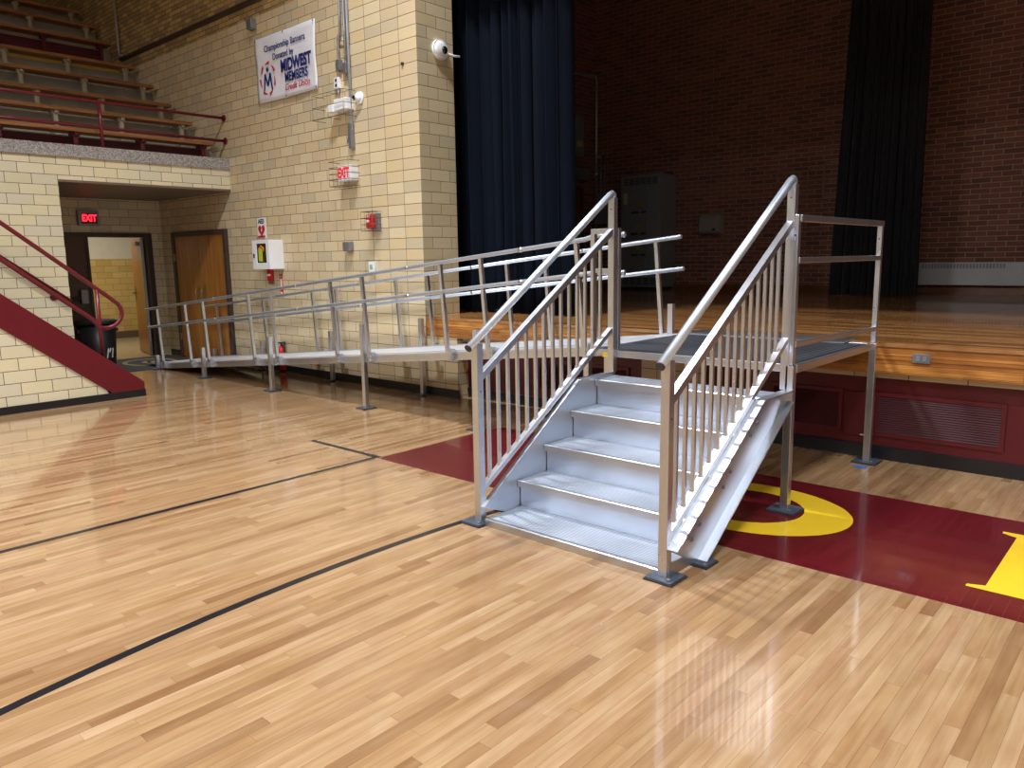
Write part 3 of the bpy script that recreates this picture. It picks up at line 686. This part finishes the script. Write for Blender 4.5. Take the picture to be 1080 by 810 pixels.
for z_ in (3.74, 3.41):
    MB().tube([(BX-.03, 0.5, z_), (BX-.03, WY-.02, z_)], .021, 12).build('rail', M['railpaint'], t_)
    MB().disc((BX-.03, WY, z_), (0, -1, 0), .05, .02, 18).build('wall_flange', M['railpaint'], t_)
for y in (4.31, 1.9): MB().tube([(BX-.03, y, 3.146), (BX-.03, y, 3.74)], .022, 12).build('post', M['railpaint'], t_)
# dark wood strip cover at row end near the wall
tag(MB().tube([(-14.60, 6.05, 8.5), (-14.60, 6.05, 5.28), (-14.57, 6.04, 5.2), (-14.45, 6.04, 5.215)], .022, 8).build('conduit_pipe', M['galv']), 'thin silver pipe running up the wall in the corner behind the bleachers', 'pipe')

# ------------------------------------------------------------------ alcove doors
o = MB().box(-12.262, -11.42, WY-.035, WY, .01, 2.04).build('door_1', M['doorwood'], None, .003); st(o)
o1 = MB().box(-13.10, -12.27, WY-.035, WY, .01, 2.04).build('door_1_leaf', M['doorwood'], o, .003)
b = MB().box(-13.18, -13.10, WY-.06, WY, 0, 2.12).box(-11.42, -11.34, WY-.06, WY, 0, 2.12).box(-13.10, -11.42, WY-.06, WY, 2.04, 2.12)
b.build('door_frame', M['doorframe'], o, .004)
for xx in (-12.36, -12.16):
    b = MB().box(xx-.035, xx+.035, WY-.045, WY-.034, .95, 1.25).tube([(xx, WY-.045, 1.18), (xx, WY-.09, 1.16), (xx, WY-.09, 1.0), (xx, WY-.045, .98)], .01, 8).build('pull_handle', M['brass'], o)
for zz in (.35, 1.7):
    for xx in (-13.105, -11.415): MB().box(xx-.015, xx+.015, WY-.062, WY-.03, zz-.06, zz+.06).build('hinge', M['brass'], o)
o = MB().box(AX-.09, AX-.045, 4.02, 4.845, .01, 2.05).build('door_2', M['doordark'], None, .003); st(o)
b = MB().box(AX-.2, AX+.03, 3.93, 4.02, 0, 2.12).box(AX-.2, AX+.03, 5.81, 5.90, 0, 2.12).box(AX-.2, AX+.03, 4.02, 5.81, 2.05, 2.12).box(AX-.12, AX-.03, 4.845, 4.89, 0, 2.05)
b.build('door_frame', M['doorframe'], o, .003)
pb = MB().box(AX-.04, AX+.0, 4.15, 4.72, 1.03, 1.085).build('push_bar', M['blk'], o, .005)
MB().box(AX-.045, AX+.03, 4.68, 4.79, .97, 1.2).build('latch_case', M['steel'], pb, .006)
# right leaf swung out into the corridor, past square
hp0 = Vector((AX-.115, 5.80, 0)); dl = Vector((-.978, .208, 0)).normalized(); dn = Vector((dl.y, -dl.x, 0))*-1
def leafbox(u0, u1, n0, n1, z0, z1, name, m_, par, bv=0):
    q = [hp0+dl*u+dn*n for u, n in ((u0, n0), (u1, n0), (u1, n1), (u0, n1))]
    return MB().prism([(p.x, p.y) for p in q], 'z', z0, z1).build(name, m_, par, bv)
lf = leafbox(0, .88, 0, .042, .01, 2.04, 'door_leaf', M['doorwood'], o, .003)
leafbox(-.012, 0, 0, .042, .01, 2.04, 'edge_strip', M['steel'], lf)
pl = leafbox(.76, .84, .042, .05, .95, 1.2, 'lock_plate', M['brass'], lf)
q0 = hp0+dl*.80+dn*.05
MB().tube([(q0.x, q0.y, 1.08), tuple((q0+dn*.05)[:2])+(1.08,), tuple((q0+dn*.06-dl*.12)[:2])+(1.08,)], .012, 8).build('lever_handle', M['brass'], lf)
leafbox(.12, .40, .042, .10, 1.92, 1.99, 'door_closer', M['steel'], lf, .004)

# exit sign over that door
t_ = thing('exit_sign', (AX, 4.89, 2.22), 'lit red exit sign in a silver frame above the open corridor door', 'exit sign')
MB().box(AX, AX+.07, 4.74, 5.06, 2.225, 2.465).build('housing', M['steel'], t_, .005)
MB().box(AX+.07, AX+.073, 4.785, 5.025, 2.26, 2.43).build('face', plain('dark_red_face', (120, 10, 20), .4), t_)
text('lettering', 'EXIT', t_, (AX+.0745, 4.905, 2.345), .15, M['exitred'], '+x', bold=.006, sx=.72)
b = MB()
for i in range(5): b.box(AX+.0735, AX+.0745, 4.79, 5.02, 2.262+i*.008, 2.265+i*.008) if i < 1 else None
# floor mat, trash can
t_ = thing('door_mat', (-12.7, 5.2, 0), 'dark charcoal floor mat with faded gold print before the corridor door', 'mat')
MB().box(-13.55, -11.9, 4.4, 5.95, .0005, .010).build('mat_body', M['carpet'], t_, .003)
b = MB(); 
for i in range(30):
    a0, a1 = 2*math.pi*i/30, 2*math.pi*(i+1)/30
    b.face([(-12.75+.42*math.cos(a0), 5.32+.33*math.sin(a0), .0112), (-12.75+.5*math.cos(a0), 5.32+.4*math.sin(a0), .0112), (-12.75+.5*math.cos(a1), 5.32+.4*math.sin(a1), .0112), (-12.75+.42*math.cos(a1), 5.32+.33*math.sin(a1), .0112)])
b.box(-12.95, -12.6, 5.28, 5.34, .0105, .0112).box(-12.85, -12.68, 5.2, 5.42, .0105, .0112)
b.build('emblem', M['gold'], t_)
t_ = thing('trash_can', (-12.95, 4.62, .01), 'black plastic trash can behind the end of the maroon stringer', 'trash can')
tc = (-12.95, 4.62)
def lathe(prof, name, m_, par, n=28):
    MB().tube([(tc[0], tc[1], z_) for r_, z_ in prof], [r_ for r_, z_ in prof], n).build(name, m_, par)
lathe([(.235, .012), (.24, .06), (.285, .68)], 'body', M['blacklow'], t_)
MB().tube([(tc[0], tc[1], .68), (tc[0], tc[1], .73)], [.305, .31], 28).build('rim', M['blacklow'], t_)
MB().tube([(tc[0], tc[1], .731), (tc[0], tc[1], .74)], [.30, .27], 28).build('liner', M['dark'], t_)
for sx_ in (-1, 1): MB().box(tc[0]-.06, tc[0]+.06, tc[1]+sx_*.285-.02, tc[1]+sx_*.285+.02, .55, .60).build('handle', M['blacklow'], t_)
b = MB()
for i in range(3):
    pp = [(tc[0]+.262*math.cos(q), tc[1]+.262*math.sin(q)) for q in (.1+i*.16, .22+i*.16)]
    b.bar((pp[0][0], pp[0][1], .15+.09*(i % 2)), (pp[1][0], pp[1][1], .30), .01, .018)
b.build('printed_mark', M['whitep'], t_)

# ------------------------------------------------------------------ items on the tiled wall
# banner
t_ = thing('wall_banner', (-9.45, WY, 4.2), 'white vinyl championship banner sign fixed high on the tiled wall', 'banner')
bx0, bx1, bz0, bz1 = -10.16, -8.72, 3.80, 4.645
b = MB(); nx, nz = 24, 12; G = []
for j in range(nz+1):
    row = []
    for i in range(nx+1):
        u, v_ = i/nx, j/nz
        y = WY-.018-.010*abs(math.sin(u*7+v_*2))-.006*math.sin(v_*9+u*3)
        row.append(b.bm.verts.new((bx0+(bx1-bx0)*u, y, bz0+(bz1-bz0)*v_-.012*math.sin(u*math.pi)*(1-v_))))
    G.append(row)
for A, B in zip(G, G[1:]):
    for i in range(nx): fc = b.bm.faces.new((A[i], A[i+1], B[i+1], B[i])); fc.smooth = True
o = b.build('sheet', M['vinyl'], t_); so = o.modifiers.new('t', 'SOLIDIFY'); so.thickness = .003; so.offset = 0
ty = WY-.040
text('lettering', 'Championship Banners', t_, (-9.42, ty, 4.475), .118, M['navy'], bold=.0012, sx=.90)
text('lettering', 'Donated by', t_, (-9.46, ty, 4.345), .118, M['navy'], bold=.0012, sx=.90)
text('lettering', 'MIDWEST', t_, (-9.17, ty, 4.19), .19, M['navy'], bold=.007, sx=.86, sy=1.1)
text('lettering', 'MEMBERS', t_, (-9.17, ty, 4.035), .15, M['navy'], bold=.004, sx=.86, sy=1.1)
text('lettering', 'Credit Union', t_, (-9.16, ty, 3.91), .115, M['redp'], shear=.35, bold=.001, sx=.95)['label'] = 'red script lettering'
ec = (-9.86, 4.09); 
for k in range(7):
    b = MB(); a0 = math.radians(90+k*51.43-17)
    q = [a0+math.radians(34)*i/5 for i in range(6)]
    for i in range(5):
        th0, th1 = .0+.032*(1-i/5)+.012, .0+.032*(1-(i+1)/5)+.012
        b.face([(ec[0]+.165*math.cos(q[i]), ty, ec[1]+.19*math.sin(q[i])), (ec[0]+(.165+th0)*math.cos(q[i]), ty, ec[1]+(.19+th0)*math.sin(q[i])), (ec[0]+(.165+th1)*math.cos(q[i+1]), ty, ec[1]+(.19+th1)*math.sin(q[i+1])), (ec[0]+.165*math.cos(q[i+1]), ty, ec[1]+.19*math.sin(q[i+1]))])
    b.build('emblem_ring_segment', M['redp'], t_)
b = MB(); b.disc((ec[0], ty+.001, ec[1]+.12), (0, -1, 0), .03, .002, 16)
for s_ in (-1, 1):
    b.bar((ec[0]+s_*.10, ty, ec[1]-.15), (ec[0]+s_*.065, ty, ec[1]+.07), .002, .032, (1, 0, 0))
    b.bar((ec[0]+s_*.065, ty, ec[1]+.07), (ec[0], ty, ec[1]-.09), .002, .030, (1, 0, 0))
b.build('emblem_figure', M['navy'], t_)
b = MB()
for (x, z) in ((bx0+.02, bz0+.02), (bx1-.02, bz0+.02), (bx0+.02, bz1-.02), (bx1-.02, bz1-.02), (-9.44, bz1-.02), (-9.44, bz0+.01)): b.disc((x, WY-.034, z), (0, -1, 0), .012, .004, 10)
b.build('grommets', M['steel'], t_)
# small box over the banner
tag(MB().box(-10.25, -10.12, WY-.09, WY, 4.79, 4.93).build('wall_speaker', M['steel'], None, .008), 'small grey box high on the wall above the banner corner', 'box')
# conduit group
t_ = thing('conduit_run', (-8.1, WY, 3.9), 'pair of bent grey electrical conduits with boxes above the emergency light', 'conduit')
yy = WY-.035
MB().tube([(-8.16, yy, 6.5), (-8.17, yy, 4.62), (-8.19, yy, 4.36), (-8.23, yy, 4.32), (-8.235, yy, 4.02)], .016, 8).build('conduit', M['galv'], t_)
MB().tube([(-8.09, yy, 6.5), (-8.09, yy, 4.4), (-8.10, yy, 3.95)], .016, 8).build('conduit', M['galv'], t_)
MB().tube([(-8.03, yy, 6.5), (-8.03, yy, 4.4), (-8.035, yy, 3.2), (-8.10, yy, 3.12), (-8.12, yy, 3.05)], .018, 8).build('conduit', M['galv'], t_)
MB().tube([(-8.22, yy, 4.3), (-8.10, yy, 4.26)], .010, 8).build('conduit', M['galv'], t_)
MB().box(-8.275, -8.195, WY-.06, WY, 3.93, 4.06).build('junction_box', M['steel'], t_, .006)
MB().box(-8.135, -8.06, WY-.06, WY, 3.87, 4.0).build('junction_box', M['steel'], t_, .006)
MB().box(-8.09, -8.02, WY-.06, WY, 2.98, 3.28).build('junction_box', M['steel'], t_, .008)
t_ = thing('wall_outlet', (-8.3, WY, 3.79), 'white double outlet plate on the wall below the conduits', 'outlet')
MB().box(-8.345, -8.25, WY-.045, WY, 3.73, 3.86).build('plate', M['whitep'], t_, .004)
for z_ in (3.765, 3.825): MB().box(-8.315, -8.28, WY-.048, WY-.044, z_-.018, z_+.018).build('socket', M['blk'], t_)
MB().tube([(-8.27, yy, 3.73), (-8.27, yy, 3.55)], .008, 6).build('cord', M['steel'], t_)
def cage(t_, x0, x1, y0, z0, z1, nx, nz, name='wire_guard', m_=None):
    b = MB(); r_ = .0035; 
    for i in range(nx+1):
        x = x0+(x1-x0)*i/nx; b.tube([(x, WY, z0), (x, y0, z0), (x, y0, z1), (x, WY, z1)], r_, 5)
    for j in range(nz+1):
        z = z0+(z1-z0)*j/nz; b.tube([(x0, WY, z), (x0, y0, z), (x1, y0, z), (x1, WY, z)], r_, 5)
    b.build(name, m_ or M['guardwire'], t_)
t_ = thing('emergency_light', (-8.2, WY, 3.5), 'white emergency light unit inside a wire cage on the tiled wall', 'emergency light')
MB().box(-8.27, -8.02, WY-.12, WY, 3.44, 3.58).build('body', M['whitep'], t_, .01)
MB().prism([(-8.40, 3.44), (-8.27, 3.43), (-8.27, 3.53), (-8.38, 3.52)], 'y', WY-.14, WY-.05).build('lamp_head', M['whitep'], t_, .006)
cage(t_, -8.62, -7.97, WY-.19, 3.36, 3.66, 2, 2)
t_ = thing('security_camera', (-7.89, WY, 3.56), 'round white camera on the wall right of the caged emergency light', 'camera')
MB().disc((-7.88, WY, 3.56), (0, -1, 0), .075, .03, 20).build('base', M['whitep'], t_)
MB().dome((-7.88, WY-.03, 3.56), (0, -1, 0), .055, .05).build('housing', M['whitep'], t_)
MB().dome((-7.90, WY-.075, 3.56), (-.5, -1, 0), .028, .03).build('lens', M['lens'], t_)
t_ = thing('exit_sign', (-8.2, WY, 2.6), 'white exit sign with red letters inside a wire cage on the tiled wall', 'exit sign')
MB().box(-8.255, -7.985, WY-.12, WY, 2.59, 2.775).build('housing', M['white'], t_, .006)
text('lettering', 'EXIT', t_, (-8.135, WY-.1215, 2.683), .165, emis('exit_letter_red', (225, 30, 50), .4), bold=.008, sx=.68)
cage(t_, -8.37, -7.96, WY-.17, 2.53, 2.83, 5, 4)
t_ = thing('fire_alarm', (-7.66, WY, 2.0), 'red fire alarm strobe on a grey box inside a wire guard', 'fire alarm')
MB().box(-7.73, -7.58, WY-.05, WY, 1.975, 2.17).build('back_box', M['steel'], t_, .005)
MB().box(-7.745, -7.63, WY-.11, WY-.05, 1.99, 2.155).build('housing', M['redb'], t_, .01)
MB().box(-7.71, -7.67, WY-.125, WY-.11, 2.06, 2.09).build('strobe', M['whitep'], t_, .004)
text('lettering', 'FIRE', t_, (-7.69, WY-.1115, 2.13), .032, M['whitep'])
cage(t_, -7.80, -7.57, WY-.14, 1.96, 2.19, 3, 3)
tag(MB().box(-8.29, -8.15, WY-.08, WY, 1.725, 1.84).build('junction_box', M['steel'], None, .008), 'small grey metal box on the tiled wall below the caged exit sign', 'electrical box')
t_ = thing('thermostat', (-7.75, WY, 1.45), 'small white thermostat with green sticker under a clear guard above the ramp rail', 'thermostat')
MB().box(-7.81, -7.70, WY-.045, WY, 1.455, 1.585).build('body', M['whitep'], t_, .005)
MB().box(-7.785, -7.735, WY-.047, WY-.044, 1.49, 1.55).build('sticker', M['green'], t_)
cage(t_, -7.83, -7.63, WY-.075, 1.44, 1.60, 1, 1, 'clear_guard')
t_ = thing('aed_cabinet', (-10.05, WY, 1.5), 'white defibrillator wall cabinet with a small window and a black latch', 'cabinet')
ax0, ax1, ay = -10.25, -9.80, 5.86
MB().box(ax0, ax1, ay+.02, WY, 1.50, 1.91).build('body', M['white'], t_, .006)
b = MB().box(ax0, ax0+.11, ay, ay+.02, 1.50, 1.91).box(ax1-.08, ax1, ay, ay+.02, 1.50, 1.91).box(ax0+.11, ax1-.08, ay, ay+.02, 1.50, 1.59).box(ax0+.11, ax1-.08, ay, ay+.02, 1.86, 1.91)
d_ = b.build('door', M['white'], t_, .003)
MB().box(ax0+.035, ax0+.06, ay-.012, ay, 1.66, 1.72).build('latch', M['blk'], d_, .002)
MB().box(ax0+.11, ax1-.08, ay+.012, ay+.0195, 1.59, 1.86).build('window', plain('dark_window', (60, 52, 44), .1), d_)
MB().box(ax0+.16, ax0+.25, ay+.004, ay+.0125, 1.61, 1.80).build('kit_case', M['lime'], t_)
MB().tube([(ax0+.17, ay+.006, 1.78), (ax0+.22, ay+.006, 1.83), (ax0+.29, ay+.006, 1.80), (ax0+.29, ay+.006, 1.74)], .009, 8).build('kit_handle', M['orange'], t_)
t_ = thing('aed_sign', (-10.3, WY, 1.96), 'white defibrillator sign with a red heart above the white wall cabinet', 'sign')
MB().box(-10.45, -10.22, WY-.008, WY, 1.945, 2.235).build('plate', M['white'], t_)
text('lettering', 'AED', t_, (-10.335, WY-.0095, 2.185), .085, M['blk'], bold=.003, sx=1)
hp = []
for i in range(40):
    q = 2*math.pi*i/40; hp.append((-10.335+.0056*16*math.sin(q)**3, 2.06+.0058*(13*math.cos(q)-5*math.cos(2*q)-2*math.cos(3*q)-math.cos(4*q))))
MB().prism(hp, 'y', WY-.0105, WY-.008).build('heart', M['redp'], t_)
MB().prism([(-10.325, 2.095), (-10.355, 2.055), (-10.337, 2.055), (-10.345, 2.025), (-10.313, 2.065), (-10.331, 2.065), (-10.312, 2.095)], 'y', WY-.0125, WY-.0105).build('lightning_mark', M['white'], t_)
MB().prism([(-10.47, 1.955), (-10.40, 1.985), (-10.24, 1.985), (-10.24, 1.96)], 'y', WY-.02, WY-.008).build('red_tag', M['redb'], t_)
t_ = thing('pull_station', (-10.14, WY, 1.3), 'red fire alarm pull station on the wall just under the white cabinet', 'fire alarm')
MB().box(-10.20, -10.09, WY-.05, WY, 1.325, 1.50).build('body', M['redb'], t_, .006)
MB().box(-10.19, -10.10, WY-.06, WY-.05, 1.40, 1.43).build('pull_bar', M['whitep'], t_, .002)
MB().box(-10.21, -10.08, WY-.03, WY, 1.285, 1.318).build('bracket', M['steel'], t_)
t_ = thing('extinguisher_sign', (-9.9, WY, 1.1), 'narrow red and white fire extinguisher arrow sign pointing down', 'sign')
MB().box(-9.945, -9.865, WY-.006, WY, 1.10, 1.425).build('plate', M['redb'], t_)
MB().box(-9.928, -9.882, WY-.008, WY-.006, 1.21, 1.36).build('white_panel', M['white'], t_)
MB().prism([(-9.905, 1.11), (-9.935, 1.17), (-9.875, 1.17)], 'y', WY-.008, WY-.006).build('arrow', M['white'], t_)
text('lettering', 'FIRE', t_, (-9.905, WY-.0075, 1.39), .03, M['white'])
t_ = thing('fire_extinguisher', (-9.9, 6.0, .02), 'red fire extinguisher hanging low on the wall behind the ramp', 'fire extinguisher')
ex, ey = -9.93, 6.037
MB().tube([(ex, ey, .03), (ex, ey, .05), (ex, ey, .31), (ex, ey, .36), (ex, ey, .39)], [.044, .05, .05, .036, .016], 18).build('cylinder', M['redb'], t_)
MB().tube([(ex, ey, .39), (ex, ey, .43)], .016, 10).bar((ex-.04, ey-.03, .435), (ex+.05, ey+.03, .435), .02, .015).build('valve', M['blk'], t_)
MB().tube([(ex+.02, ey-.01, .42), (ex+.07, ey, .37), (ex+.07, ey, .15)], .009, 8).build('hose', M['blk'], t_)
MB().box(ex-.03, ex+.03, 6.082, WY, .1, .45).build('wall_bracket', M['steel'], t_)
# hole in the wall beside the corner, round camera on the return wall
tag(MB().disc((-7.07, WY, 3.82), (0, -1, 0), .022, .02, 12, .016).build('pipe_stub', M['doorframe']), 'tiny dark bolt stub on the tiled wall near the corner', 'bolt')
t_ = thing('dome_camera', (WX, 6.43, 3.97), 'large round white dome camera on the wall end beside the navy curtain', 'camera')
MB().disc((WX, 6.43, 3.985), (1, 0, 0), .115, .03, 28).build('base', M['whitep'], t_)
MB().dome((WX+.03, 6.43, 3.985), (1, 0, 0), .095, .035, 24).build('housing', M['whitep'], t_)
MB().dome((WX+.05, 6.46, 3.98), (1, .2, 0), .045, .045).build('lens', M['lens'], t_)
MB().tube([(WX+.05, 6.5, 3.955), (WX+.06, 6.62, 3.94), (WX+.06, 6.70, 3.95)], .012, 8).build('cable_arm', M['whitep'], t_)
tag(MB().box(-1.835, -1.745, 5.90, 5.96, .0007, .0015).build('tape_piece', M['tape']), 'small piece of blue tape on the floor in front of the landing foot', 'tape')
tag(MB().box(-6.66, -6.60, WY-.04, WY, .55, .63).build('wall_hook', M['steel'], None, .006), 'tiny grey metal box low on the tiled corner behind the ramp', 'box')
